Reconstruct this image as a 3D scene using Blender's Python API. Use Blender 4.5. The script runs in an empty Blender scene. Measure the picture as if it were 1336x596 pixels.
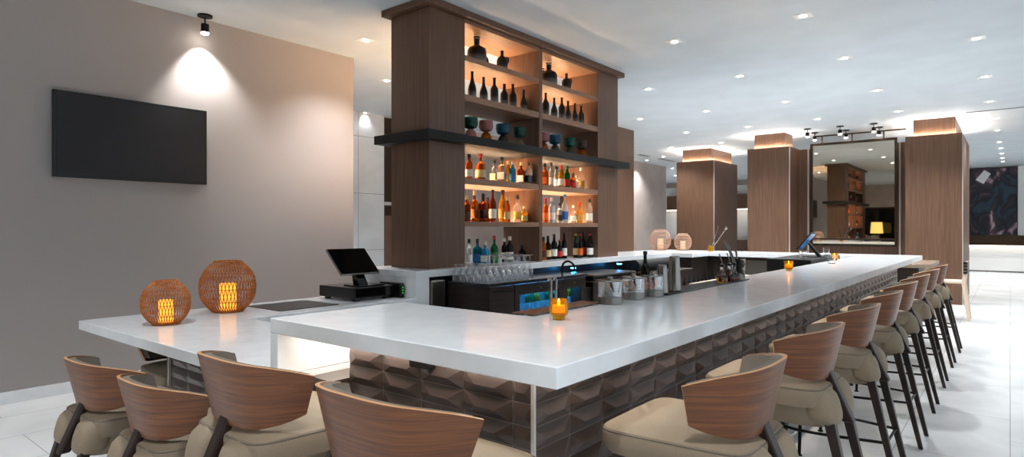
import bpy, bmesh, math, random
from mathutils import Vector, Matrix
random.seed(7)
PI=math.pi
SC=bpy.context.scene; COL=SC.collection
# ------------------------------------------------------------------ camera
F=802.6; CX=668.0; CY=298.0; H=1.45; YAW=math.radians(39.0); sn,cs=math.sin(YAW),math.cos(YAW)
cam=bpy.data.cameras.new('camera'); cam.sensor_width=36; cam.lens=F/1336*36; cam.clip_end=200
co=bpy.data.objects.new('camera',cam); COL.objects.link(co); co.location=(0,0,H); co.rotation_euler=(PI/2,0,YAW); SC.camera=co
def atz(px,py,z):
    d=F*(z-H)/(CY-py); r=(px-CX)/F; return (d*(-sn+r*cs), d*(cs+r*sn))
def atX(px,X):      # Y of the point of plane x=X seen at column px
    r=(px-CX)/F; return X/(-sn+r*cs)*(cs+r*sn)
def atY(px,Y):
    r=(px-CX)/F; return Y/(cs+r*sn)*(-sn+r*cs)
# ------------------------------------------------------------------ materials
def srgb(h):
    h=h.lstrip('#'); v=[int(h[i:i+2],16)/255 for i in (0,2,4)]
    return tuple((c/12.92 if c<=.04045 else ((c+.055)/1.055)**2.4) for c in v)+(1,)
M={}
def mat(name,col=None,rough=.5,metal=0,trans=0,emit=None,estr=0,ior=1.45,coat=0,alpha=1):
    m=bpy.data.materials.new(name); m.use_nodes=True; b=m.node_tree.nodes['Principled BSDF']
    if col is not None: b.inputs['Base Color'].default_value=srgb(col) if isinstance(col,str) else tuple(col)+(1,)
    b.inputs['Roughness'].default_value=rough; b.inputs['Metallic'].default_value=metal
    b.inputs['Transmission Weight'].default_value=trans; b.inputs['IOR'].default_value=ior
    b.inputs['Coat Weight'].default_value=coat; b.inputs['Alpha'].default_value=alpha
    if emit: b.inputs['Emission Color'].default_value=srgb(emit); b.inputs['Emission Strength'].default_value=estr
    M[name]=m; return m
def noise_mat(name,c1,c2,scale=(1,1,1),ns=5,detail=4,rough=.5,lo=.35,hi=.65,bump=0,metal=0,coat=0,dist=0,rough2=None,wave=None,c3=None):
    m=mat(name,c1,rough,metal,coat=coat); nt=m.node_tree; N=nt.nodes; L=nt.links; b=N['Principled BSDF']
    tc=N.new('ShaderNodeTexCoord'); mp=N.new('ShaderNodeMapping'); mp.inputs['Scale'].default_value=scale
    L.new(tc.outputs['Object'],mp.inputs['Vector'])
    nz=N.new('ShaderNodeTexNoise'); nz.inputs['Scale'].default_value=ns; nz.inputs['Detail'].default_value=detail; nz.inputs['Distortion'].default_value=dist
    L.new(mp.outputs['Vector'],nz.inputs['Vector'])
    cr=N.new('ShaderNodeValToRGB'); cr.color_ramp.elements[0].position=lo; cr.color_ramp.elements[1].position=hi
    cr.color_ramp.elements[0].color=srgb(c1); cr.color_ramp.elements[1].color=srgb(c2)
    if c3:
        e=cr.color_ramp.elements.new((lo+hi)/2); e.color=srgb(c3)
    L.new(nz.outputs['Fac'],cr.inputs['Fac']); L.new(cr.outputs['Color'],b.inputs['Base Color'])
    if bump:
        bp=N.new('ShaderNodeBump'); bp.inputs['Strength'].default_value=bump; bp.inputs['Distance'].default_value=.01
        L.new(nz.outputs['Fac'],bp.inputs['Height']); L.new(bp.outputs['Normal'],b.inputs['Normal'])
    return m
def tile_mat(name,c1,c2,mortar,w,h,axes='xy',mort=.004,rough=.3,offset=.5,bump=0,nscale=1.2):
    m=mat(name,c1,rough); nt=m.node_tree; N=nt.nodes; L=nt.links; b=N['Principled BSDF']
    tc=N.new('ShaderNodeTexCoord'); sp=N.new('ShaderNodeSeparateXYZ'); cb=N.new('ShaderNodeCombineXYZ')
    L.new(tc.outputs['Object'],sp.inputs[0]); L.new(sp.outputs['XYZ'.index(axes[0].upper())],cb.inputs[0]); L.new(sp.outputs['XYZ'.index(axes[1].upper())],cb.inputs[1])
    br=N.new('ShaderNodeTexBrick'); br.offset=offset; br.inputs['Scale'].default_value=1; br.inputs['Brick Width'].default_value=w; br.inputs['Row Height'].default_value=h
    br.inputs['Mortar Size'].default_value=mort; br.inputs['Mortar Smooth'].default_value=.1
    nz=N.new('ShaderNodeTexNoise'); nz.inputs['Scale'].default_value=nscale; nz.inputs['Detail'].default_value=6; nz.inputs['Distortion'].default_value=.8
    L.new(tc.outputs['Object'],nz.inputs['Vector']); L.new(cb.outputs[0],br.inputs['Vector'])
    cr=N.new('ShaderNodeValToRGB'); cr.color_ramp.elements[0].position=.35; cr.color_ramp.elements[1].position=.65
    cr.color_ramp.elements[0].color=srgb(c1); cr.color_ramp.elements[1].color=srgb(c2); L.new(nz.outputs['Fac'],cr.inputs['Fac'])
    L.new(cr.outputs['Color'],br.inputs['Color1']); L.new(cr.outputs['Color'],br.inputs['Color2']); br.inputs['Mortar'].default_value=srgb(mortar)
    L.new(br.outputs['Color'],b.inputs['Base Color']); return m
noise_mat('walnut','#4c250c','#845022',(2.2,2.2,75),1.6,8,.38,.25,.75,.02,dist=.9,c3='#6a3a15')
noise_mat('panel_wood','#553b2c','#6d503c',(45,45,1.2),1.5,5,.45,.3,.7,.03,dist=.3)
noise_mat('shelf_wood','#735440','#8c6a52',(2,45,45),1.5,5,.45,.3,.7,.03,dist=.3)
noise_mat('shelf_wood_y','#7a5a44','#956f57',(45,2,45),1.5,5,.45,.3,.7,.03,dist=.3)
noise_mat('dark_leg','#1b1310','#30221c',(20,20,3),2,4,.4,.3,.7)
mat('edge_ply','#b8875a',.45)
noise_mat('fabric','#7f715f','#8c7d69',(60,60,60),6,3,.72,.3,.7,.1)
noise_mat('fabric_inner','#625a50','#6c645a',(60,60,60),6,3,.75,.3,.7,.1)
mat('ledge_black','#0b0a09',.7); mat('black_metal','#15130f',.4,.6)
mat('black','#0b0b0c',.4); mat('black_gloss','#060607',.12); mat('screen','#131217',.5)
noise_mat('quartz','#dfe3e6','#eaedef',(1,1,1),9,8,.16,.3,.7,0,coat=.2)
noise_mat('stone_edge','#dfe3e6','#eaedef',(1,1,1),9,8,.3,.3,.7)
noise_mat('tile_relief','#3d332f','#5b4e48',(1,1,1),3.5,6,.28,.3,.7,.05,metal=.35)
noise_mat('grout','#8d837b','#a0968e',(1,1,1),9,3,.7)
noise_mat('granite','#1c1d1f','#3b3c3f',(1,1,1),90,3,.15,.4,.7)
noise_mat('dark_cabinet','#332c27','#3d3530',(1,1,30),3,4,.35,.3,.7,metal=.5)
mat('steel','#96918b',.25,1); mat('steel_brushed','#8d8984',.35,1); mat('dark_steel','#4b4a4b',.3,1)
noise_mat('mottled_tray','#2b211c','#7d6350',(1,1,1),40,4,.3,.4,.65,metal=.3)
noise_mat('wallpaper','#98928f','#a29c9a',(20,140,140),4,3,.85,.3,.7,.12)
noise_mat('ceiling_paint','#c2cacf','#c8d0d5',(1,1,1),2,2,.75)
noise_mat('far_paint','#a89b93','#b2a59d',(1,1,1),2,2,.8)
mat('white_paint','#e8e6e2',.5); mat('trim_white','#cfc9c2',.35,.3)
tile_mat('floor_tile','#d8dadb','#eceeef','#a9adb0',1.2,.6,'yx',.003,.22,.5)
tile_mat('wall_tile','#c3c8cb','#d6dadc','#8f9598',1.0,1.05,'yz',.006,.4,0)
mat('glass',(1,1,1),.02,0,1,ior=1.45); mat('smoke_glass','#6b5c50',.05,0,.9)
mat('mirror_bronze',(.50,.44,.36),.015,1)
mat('bronze_frame','#3a2c20',.35,.7)
noise_mat('marble_black','#1b1411','#b4a79c',(1,1,1),14,5,.3,.5,.56)
mat('green_paint','#0d5a45',.5)
mat('led_warm','#ffffff',.5,emit='#ffd2a2',estr=85); mat('led_neutral','#ffffff',.5,emit='#fff0e0',estr=16)
mat('led_col','#ffffff',.5,emit='#fff0e0',estr=75)
mat('led_blue','#ffffff',.5,emit='#2f9fff',estr=45); mat('lamp_face','#ffffff',.5,emit='#fff6ea',estr=25)
mat('led_desk','#ffffff',.5,emit='#fff1da',estr=4)
mat('flame','#ffffff',.5,emit='#ffb347',estr=10); mat('candle_lit','#f2b65a',.6,emit='#ffa42e',estr=.8); mat('candle_pale','#e8d5bc',.6,emit='#ffcf8a',estr=.25)
mat('amber_glass','#ffc23c',.06,0,.8,ior=1.2); 
def thinglass(name,base=.15,col=(.95,.97,1,1)):
    m=bpy.data.materials.new(name); m.use_nodes=True; nt=m.node_tree; N=nt.nodes; L=nt.links; N.remove(N['Principled BSDF'])
    tr=N.new('ShaderNodeBsdfTransparent'); gl=N.new('ShaderNodeBsdfGlossy'); gl.inputs['Roughness'].default_value=.04; gl.inputs['Color'].default_value=col
    lw=N.new('ShaderNodeLayerWeight'); lw.inputs['Blend'].default_value=.30; ad=N.new('ShaderNodeMath'); ad.operation='MULTIPLY_ADD'; ad.inputs[1].default_value=.8; ad.inputs[2].default_value=base; ad.use_clamp=True
    mx=N.new('ShaderNodeMixShader'); L.new(lw.outputs['Facing'],ad.inputs[0]); L.new(ad.outputs[0],mx.inputs[0]); L.new(tr.outputs[0],mx.inputs[1]); L.new(gl.outputs[0],mx.inputs[2]); L.new(mx.outputs[0],N['Material Output'].inputs['Surface'])
    M[name]=m
thinglass('thin_glass')
noise_mat('rattan','#8a4c1a','#b87030',(30,30,30),3,2,.6); noise_mat('rattan_pink','#a5826d','#c29b84',(30,30,30),3,2,.6)
mat('shade_lit','#e8d090',.7,emit='#f0c964',estr=1.0)
mat('reflection_blue','#1f4f80',.15,emit='#2f7cc4',estr=.15)  # faintly glowing blue stands in for a reflection
mat('night_glass','#0b1216',.05); mat('window_far','#2c4a50',.2,emit='#36545c',estr=.25)
mat('tan_top','#8f7d6c',.25); mat('white_ceramic','#e9e7e2',.3); mat('board','#d9c4ae',.5)
def ombre():       # black bottle glaze fading to silver near the foot
    m=mat('ombre','#0d0c0c',.3,.2); nt=m.node_tree; N=nt.nodes; L=nt.links; b=N['Principled BSDF']
    tc=N.new('ShaderNodeTexCoord'); sp=N.new('ShaderNodeSeparateXYZ'); cr=N.new('ShaderNodeValToRGB')
    L.new(tc.outputs['Generated'],sp.inputs[0]); L.new(sp.outputs[2],cr.inputs[0]); L.new(cr.outputs[0],b.inputs['Base Color'])
    cr.color_ramp.elements[0].color=srgb('#8d8a88'); cr.color_ramp.elements[1].color=srgb('#0d0c0c'); cr.color_ramp.elements[1].position=.36
ombre()
def painting():
    m=mat('painting','#222222',.6); nt=m.node_tree; N=nt.nodes; L=nt.links; b=N['Principled BSDF']
    tc=N.new('ShaderNodeTexCoord'); nz=N.new('ShaderNodeTexNoise'); nz.inputs['Scale'].default_value=3.1; nz.inputs['Detail'].default_value=9; nz.inputs['Distortion'].default_value=1.4
    L.new(tc.outputs['Generated'],nz.inputs['Vector']); cr=N.new('ShaderNodeValToRGB')
    e=cr.color_ramp.elements; e[0].position=.36; e[0].color=srgb('#2b3d4c'); e[1].position=.7; e[1].color=srgb('#b9a7ac')
    for p,c in ((.45,'#1d1b22'),(.54,'#34303a'),(.6,'#5a4046')): q=e.new(p); q.color=srgb(c)
    L.new(nz.outputs['Fac'],cr.inputs[0]); L.new(cr.outputs[0],b.inputs['Base Color'])
painting()
def glassc(name,col,tr=.65,rough=.08): return mat('g_'+name,col,rough,0,tr,ior=1.3)
for n,c,t in (('amber','#c8620f',.7),('darkamber','#8a3208',.7),('orange','#e86a1a',.6),('gold','#f0ab20',.7),('clear','#eef2f2',.9),('frost','#dfe8ec',.5),('blue','#2f9fd8',.6),('teal','#1c8aa0',.6),('green','#0f7a3c',.6),('dgreen','#0c2a17',.3),('red','#9c1d16',.4),('dark','#120c0a',.2),('rose','#c98080',.6),('gobblue','#2a6a86',.6),('gobgreen','#1f6650',.6),('smoke','#5b4c40',.6),('clearbrown','#c9a890',.8)): glassc(n,c,t)
for n,c in (('white','#e9e6dc'),('cream','#ddc58c'),('redl','#c3251c'),('bluel','#2c6fb5'),('dark','#1a1a1a'),('gold','#c6993a'),('orangel','#d8641c'),('greenl','#2e6d3c'),('brown','#4a2c1a')): mat('l_'+n,c,.5)
# ------------------------------------------------------------------ mesh helpers
def obj(name,bm,m,parent=None,smooth=False,bevel=0,seg=2):
    bmesh.ops.recalc_face_normals(bm,faces=bm.faces)
    me=bpy.data.meshes.new(name); bm.to_mesh(me); bm.free()
    if not isinstance(m,(list,tuple)): m=[m]
    for x in m: me.materials.append(M[x])
    if smooth:
        for p in me.polygons: p.use_smooth=True
        try: me.set_sharp_from_angle(angle=math.radians(40))
        except Exception: pass
    o=bpy.data.objects.new(name,me); COL.objects.link(o)
    if parent: o.parent=parent
    if bevel:
        b=o.modifiers.new('bevel','BEVEL'); b.width=bevel; b.segments=seg; b.limit_method='ANGLE'
    return o
def tag(o,label=None,cat=None,group=None,kind=None):
    if label: o['label']=label
    if cat: o['category']=cat
    if group: o['group']=group
    if kind: o['kind']=kind
    return o
def thing(name,label,cat,loc=(0,0,0),rz=0,group=None):
    o=bpy.data.objects.new(name,None); COL.objects.link(o); o.location=loc; o.rotation_euler=(0,0,rz); o.empty_display_size=.05
    return tag(o,label,cat,group)
def struct(name,bm,m,**k): return tag(obj(name,bm,m,**k),kind='structure')
def dup(root,loc,rz,label=None,group=None):
    r=root.copy(); COL.objects.link(r); r.location=loc; r.rotation_euler=(0,0,rz)
    if label: r['label']=label
    if group: r['group']=group
    for ch in list(root.children):
        c=ch.copy(); COL.objects.link(c); c.parent=r
        for g in list(ch.children):
            d=g.copy(); COL.objects.link(d); d.parent=c
    return r
def box(bm,x0,x1,y0,y1,z0,z1,mi=0):
    vs=[bm.verts.new(p) for p in ((x0,y0,z0),(x1,y0,z0),(x1,y1,z0),(x0,y1,z0),(x0,y0,z1),(x1,y0,z1),(x1,y1,z1),(x0,y1,z1))]
    for f in ((0,3,2,1),(4,5,6,7),(0,1,5,4),(1,2,6,5),(2,3,7,6),(3,0,4,7)):
        q=bm.faces.new([vs[i] for i in f]); q.material_index=mi
    return bm
def B(*a): return box(bmesh.new(),*a)
def prism(bm,pts,z0,z1,mi=0):
    a=[bm.verts.new((x,y,z0)) for x,y in pts]; b=[bm.verts.new((x,y,z1)) for x,y in pts]; n=len(pts)
    bm.faces.new(a[::-1]).material_index=mi; bm.faces.new(b).material_index=mi
    for i in range(n): bm.faces.new((a[i],a[(i+1)%n],b[(i+1)%n],b[i])).material_index=mi
    return bm
def lathe(bm,prof,n=24,c=(0,0,0),mi=0,cap=True,sx=1,sy=1):
    rings=[]
    for r,z in prof:
        rings.append([bm.verts.new((c[0]+sx*r*math.cos(2*PI*i/n),c[1]+sy*r*math.sin(2*PI*i/n),c[2]+z)) for i in range(n)])
    for a,b in zip(rings,rings[1:]):
        for i in range(n): bm.faces.new((a[i],a[(i+1)%n],b[(i+1)%n],b[i])).material_index=mi
    if cap: bm.faces.new(rings[0][::-1]).material_index=mi; bm.faces.new(rings[-1]).material_index=mi
    return bm
def tube(bm,pts,r,n=8,mi=0,closed=False):
    pts=[Vector(p) for p in pts]; N=len(pts); rings=[]; up0=None
    for i,p in enumerate(pts):
        if closed: t=(pts[(i+1)%N]-pts[i-1])
        else: t=(pts[min(i+1,N-1)]-pts[max(i-1,0)])
        t.normalize()
        if up0 is None:
            up0=Vector((0,0,1)) if abs(t.z)<.9 else Vector((1,0,0))
        u=up0-t*up0.dot(t)
        if u.length<1e-4: u=Vector((1,0,0))-t*t.x
        u.normalize(); up0=u; v=t.cross(u)
        rr=r[i] if isinstance(r,(list,tuple)) else r
        rings.append([bm.verts.new(p+u*rr*math.cos(2*PI*k/n)+v*rr*math.sin(2*PI*k/n)) for k in range(n)])
    for i in range(N if closed else N-1):
        a,b=rings[i],rings[(i+1)%N]
        for k in range(n): bm.faces.new((a[k],a[(k+1)%n],b[(k+1)%n],b[k])).material_index=mi
    if not closed: bm.faces.new(rings[0][::-1]).material_index=mi; bm.faces.new(rings[-1]).material_index=mi
    return bm
def bar(bm,p,q,w0,w1,d0=None,d1=None,mi=0):   # tapered rectangular stick between two points (w along x, d along y)
    d0=d0 or w0; d1=d1 or w1; L=[]
    for c,w,d in ((p,w0,d0),(q,w1,d1)):
        L.append([bm.verts.new((c[0]+sx*w/2,c[1]+sy*d/2,c[2])) for sx,sy in ((-1,-1),(1,-1),(1,1),(-1,1))])
    a,b=L
    bm.faces.new(a[::-1]); bm.faces.new(b)
    for i in range(4): bm.faces.new((a[i],a[(i+1)%4],b[(i+1)%4],b[i]))
    return bm
def wire_round(pts,seg=6):  # Catmull-Rom resample
    P=[Vector(p) for p in pts]; out=[]
    for i in range(len(P)-1):
        p0=P[max(i-1,0)];p1=P[i];p2=P[i+1];p3=P[min(i+2,len(P)-1)]
        for k in range(seg):
            t=k/seg; out.append(.5*((2*p1)+(p2-p0)*t+(2*p0-5*p1+4*p2-p3)*t*t+(3*p1-p0-3*p2+p3)*t**3))
    out.append(P[-1]); return out
# ------------------------------------------------------------------ room
CZ=3.6; WX=-6.45
struct('floor',B(-16,8,-5,29,-.1,0),'floor_tile')
struct('ceiling',B(-16,8,-5,29,CZ,CZ+.15),'ceiling_paint')
struct('wall_left',B(WX-.2,WX,-5,4.78,0,CZ),'wallpaper')
b=bmesh.new(); box(b,WX,WX+.015,-5,4.78,0,.1)
tag(obj('baseboard_left',b,'stone_edge',bevel=.003),kind='structure')
b=B(-9.5,-9.3,4.6,7.6,0,CZ); struct('wall_tiled',b,'wall_tile')
struct('wall_side',B(-16,-9.3,4.4,4.6,0,CZ),'far_paint')
struct('wall_far',B(-16,8,27.5,27.7,0,CZ),'far_paint')
struct('wall_west',B(-16.2,-16,4.4,27.7,0,CZ),'far_paint')
# wood panelled block beyond the shelves
yb0,yb1=11.0,12.2
b=bmesh.new(); box(b,-7.4,WX+.02,10.75,yb1,0,2.86); box(b,-7.4,WX+.02,10.75,yb1,2.87,CZ)
tag(obj('wall_panelled',b,'panel_wood'),kind='structure')
# wall behind the camera, dark windows below a band of paint, unseen open side added at right for fill light
struct('wall_back',B(-6.45,8,-5,-4.8,2.5,CZ),'far_paint')
b=bmesh.new(); box(b,-6.45,8,-4.95,-4.9,0,2.5); tag(obj('window_1',b,'night_glass'),kind='structure')
b=bmesh.new()
for x in (-6.4,-4,-1.6,.8,3.2,5.6,7.9): box(b,x-.04,x+.04,-4.9,-4.82,0,2.5)
box(b,-6.45,8,-4.9,-4.82,2.42,2.5)
tag(obj('trim_1',b,'bronze_frame'),kind='structure')
b=bmesh.new()
for k in range(18): y=-4.8+k*1.9; box(b,7.9,8,y,y+.07,0,CZ)
box(b,7.9,8,-5,27.5,0,.12); box(b,7.9,8,-5,27.5,3.3,CZ)
tag(obj('fill_light_opening',b,'bronze_frame'),kind='structure')  # frame of the added opening, out of view; world light enters here
# ------------------------------------------------------------------ main bar : quartz top, waterfall leg, tiled base
TOP=1.07; TH=.062
mb=thing('bar_counter','long white quartz topped bar with dark faceted tile front','bar counter',(0,0,0))
YE=10.4; XI=-1.655; XO=-.963; Y0=1.384; Y1=2.115; XL=-2.443
b=bmesh.new(); prism(b,[(XL,Y0),(XO,Y0),(XO,YE),(-3.75,YE),(-3.75,9.65),(XI,9.65),(XI,Y1),(XL,Y1)],TOP-TH,TOP)
obj('countertop',b,'quartz',mb,bevel=.003)
b=B(XL,XL+.058,Y0,Y1,.832,TOP-TH-.0005); obj('waterfall_end',b,'stone_edge',mb,bevel=.003)
BX=-1.215; BY=1.612; BXL=-2.205; BZ=TOP-TH-.001
b=bmesh.new(); e=.004
prism(b,[(BXL,BY+e),(BX-e,BY+e),(BX-e,10.0),(-1.6,10.0),(-1.6,2.06),(BXL,2.06)],.10,BZ)
prism(b,[(BXL+.03,BY+.08),(BX-.08,BY+.08),(BX-.08,9.95),(-1.58,9.95),(-1.58,2.04),(BXL+.03,2.04)],0,.10)
obj('base_body',b,'grout',mb)
b=B(-2.36,BXL-.001,1.52,2.06,0,.81); obj('low_plinth',b,'tile_relief',mb)
b=B(BX-.006,BX+.006,BY-.006,BY+.006,.10,BZ-.001); obj('corner_trim',b,'trim_white',mb)
def hips(bm,org,du,n,cols,rows,w,h,dep,clip):
    # every tile is a low hipped bump with a short level ridge
    du=Vector(du); n=Vector(n)
    for i in range(cols):
        for j in range(rows):
            u0=i*w+.0012; u1=(i+1)*w-.0012; z1=BZZ-j*h-.0008; z0=z1-h+.0016
            if z1>clip: z1=clip
            if z1-z0<.006: continue
            uc=(u0+u1)/2; zc=z0+(z1-z0)*.46; hl=w*.2
            o=Vector(org)
            def P(u,z,d): return bm.verts.new(o+du*u+Vector((0,0,z))+n*d)
            A,Bv,C,D=P(u0,z0,.0),P(u1,z0,.0),P(u1,z1,.0),P(u0,z1,.0)
            m0,m1=P(u0,zc,.004),P(u1,zc,.004)
            R0,R1=P(uc-hl,zc,dep),P(uc+hl,zc,dep)
            for f in ((A,Bv,R1,R0),(Bv,m1,R1),(m1,C,R1),(C,D,R0,R1),(D,m0,R0),(m0,A,R0)): bm.faces.new(f)
BZZ=.945+.0765
b=bmesh.new(); W=(BX-BXL-.008)/4.5
hips(b,(BXL,BY+e,0),(1,0,0),(0,-1,0),4,12,.2252,.0765,.022,BZ-.002)
hips(b,(BXL+4*.2252,BY+e,0),(1,0,0),(0,-1,0),1,12,BX-.007-BXL-4*.2252,.0765,.012,BZ-.002)
hips(b,(BX-e,BY-.004,0),(0,1,0),(1,0,0),37,12,.2252,.0765,.022,BZ-.002)
o=obj('faceted_tiles',b,'tile_relief',mb)
# outlet under the top
ob=bmesh.new(); box(ob,atY(540,1.6),atY(566,1.6),1.575,1.61,.925,BZ-.002); obj('outlet_box',ob,'black',mb,bevel=.003)
# lower counter
LT=.83
lc=thing('low_counter','lower white quartz counter wrapping toward the till','counter')
b=bmesh.new(); prism(b,[(-4.88,Y0),(-2.36,Y0),(-2.36,1.50),(XL+.058,1.50),(XL+.058,Y1+.04),(-4.08,Y1+.04),(-4.08,3.69),(-4.88,3.69)],LT-.06,LT)
obj('countertop',b,'quartz',lc,bevel=.003)
b=bmesh.new(); prism(b,[(-4.10,1.66),(-2.48,1.66),(-2.48,2.05),(-4.10,2.05)],0,LT-.062); obj('base_body',b,'tile_relief',lc)
b=bmesh.new(); prism(b,[(-4.75,2.3),(-4.15,2.3),(-4.15,3.68),(-4.75,3.68)],0,LT-.062); obj('base_cabinet',b,'dark_cabinet',lc)
b=bmesh.new(); BZZ=.75; hips(b,(-4.09,1.656,0),(1,0,0),(0,-1,0),7,9,.2252,.0765,.012,.765); obj('faceted_tiles',b,'tile_relief',lc)
b=B(-4.108,-4.096,1.64,1.656,0,LT-.063); obj('corner_trim',b,'trim_white',lc)
# back counter with its waterfall leg
bc=thing('back_counter','white quartz back counter under the tall bottle shelves','counter')
b=bmesh.new(); prism(b,[(-4.95,3.7),(-4.09,3.7),(-4.09,9.0),(-3.76,9.0),(-3.76,10.4),(-4.95,10.4)],TOP-TH,TOP)
obj('countertop',b,'quartz',bc,bevel=.003)
b=B(-4.95,-4.09,3.7,3.86,0,TOP-TH-.0005); obj('waterfall_end',b,'stone_edge',bc,bevel=.002)
b=B(-4.85,-4.3,3.87,10.3,0,TOP-TH-.001); obj('base_body',b,'dark_cabinet',bc)
# foot rail on the guest side
fr=thing('foot_rail','black tubular foot rail along the bar base','foot rail')
b=bmesh.new(); tube(b,[(-1.155,2.0,.17),(-1.155,9.9,.17)],.022,12); obj('rail',b,'black_metal',fr,True)
for k in range(8):
    y=2.2+k*1.05; b=bmesh.new(); tube(b,[(-1.155,y,.15),(-1.155,y,.012)],.014,8); tube(b,[(-1.155,y,.012),(-1.155,y,.0)],.03,12); obj('bracket',b,'black_metal',fr,True)
# under counter led strips (real strips fixed below the overhang)
ul=thing('under_counter_light','led strip fixed below the white bar top','strip light')
obj('led_strip',B(XL+.08,BX-.05,BY-.05,BY-.035,TOP-TH-.010,TOP-TH-.002),'led_neutral',ul)
obj('led_strip',B(BX+.035,BX+.05,BY+.05,9.9,TOP-TH-.010,TOP-TH-.002),'led_neutral',ul)
ul2=thing('niche_light','bright led strip inside the gap beside the waterfall end','strip light')
obj('led_strip',B(-2.235,-2.215,1.55,2.0,TOP-TH-.012,TOP-TH-.002),'led_neutral',ul2)
# ------------------------------------------------------------------ bar stools
def shell_pt(u,v,off=0):
    # u -1..1 round the back, v 0 bottom..1 top ; facing +y, back at -y
    a=abs(u); s=1 if u>=0 else -1
    top=[(0,-.262),(.09,-.257),(.17,-.232),(.225,-.185),(.27,-.125),(.312,-.06)]
    bot=[(0,-.212),(.08,-.208),(.15,-.187),(.195,-.145),(.225,-.10),(.25,-.055)]
    t=a*5; i=min(int(t),4); f=t-i
    def cr(P):
        p1=Vector(P[i]); p2=Vector(P[i+1]); p0=Vector(P[i-1]) if i>0 else Vector((-P[1][0],P[1][1])); p3=Vector(P[i+2]) if i<4 else 2*p2-p1
        return .5*((2*p1)+(p2-p0)*f+(2*p0-5*p1+4*p2-p3)*f*f+(3*p1-p0-3*p2+p3)*f**3)
    T=cr(top); Bm=cr(bot)
    p=Bm.lerp(T,v)
    # horizontal inward direction
    eps=.02
    zt=1.018-.052*a**2.2; zb=.785+.045*a**2.5
    z=zb+(zt-zb)*v
    x=s*p.x; y=p.y
    cxx,cyy=0,.12
    d=Vector((cxx-x,cyy-y)); d.normalize()
    return Vector((x+d.x*off,y+d.y*off,z))
def shell_mesh(o0,o1,v0,v1,um,dz,mi_face=0,mi_edge=0):
    bm=bmesh.new(); NU,NV=40,8
    def grid(off): return [[bm.verts.new(shell_pt(-um+2*um*i/NU,v0+(v1-v0)*j/NV,off)+Vector((0,0,dz))) for j in range(NV+1)] for i in range(NU+1)]
    A=grid(o0); C=grid(o1)
    for G in (A,C):
        for i in range(NU):
            for j in range(NV): bm.faces.new((G[i][j],G[i+1][j],G[i+1][j+1],G[i][j+1])).material_index=mi_face
    for i in range(NU):
        for j in (0,NV): bm.faces.new((A[i][j],A[i+1][j],C[i+1][j],C[i][j])).material_index=mi_edge
    for j in range(NV):
        for i in (0,NU): bm.faces.new((A[i][j],A[i][j+1],C[i][j+1],C[i][j])).material_index=mi_edge
    return bm
def loft(rings):
    bm=bmesh.new(); R=[[bm.verts.new(p) for p in r] for r in rings]; n=len(R[0])
    for a,b_ in zip(R,R[1:]):
        for i in range(n): bm.faces.new((a[i],a[(i+1)%n],b_[(i+1)%n],b_[i]))
    bm.faces.new(R[0][::-1]); bm.faces.new(R[-1]); return bm
def sup(hx,y0,y1,z,n=56,p=4.0,taper=0,dish=0):
    out=[]; yc=(y0+y1)/2; hy=(y1-y0)/2
    for k in range(n):
        t=2*PI*k/n; c,s=math.cos(t),math.sin(t)
        x=math.copysign(abs(c)**(2/p),c)*hx; y=math.copysign(abs(s)**(2/p),s)*hy
        x*=1-taper*(.5-.5*y/hy) ; out.append((x,yc+y,z-dish*(abs(c)**2)))
    return out
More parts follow.
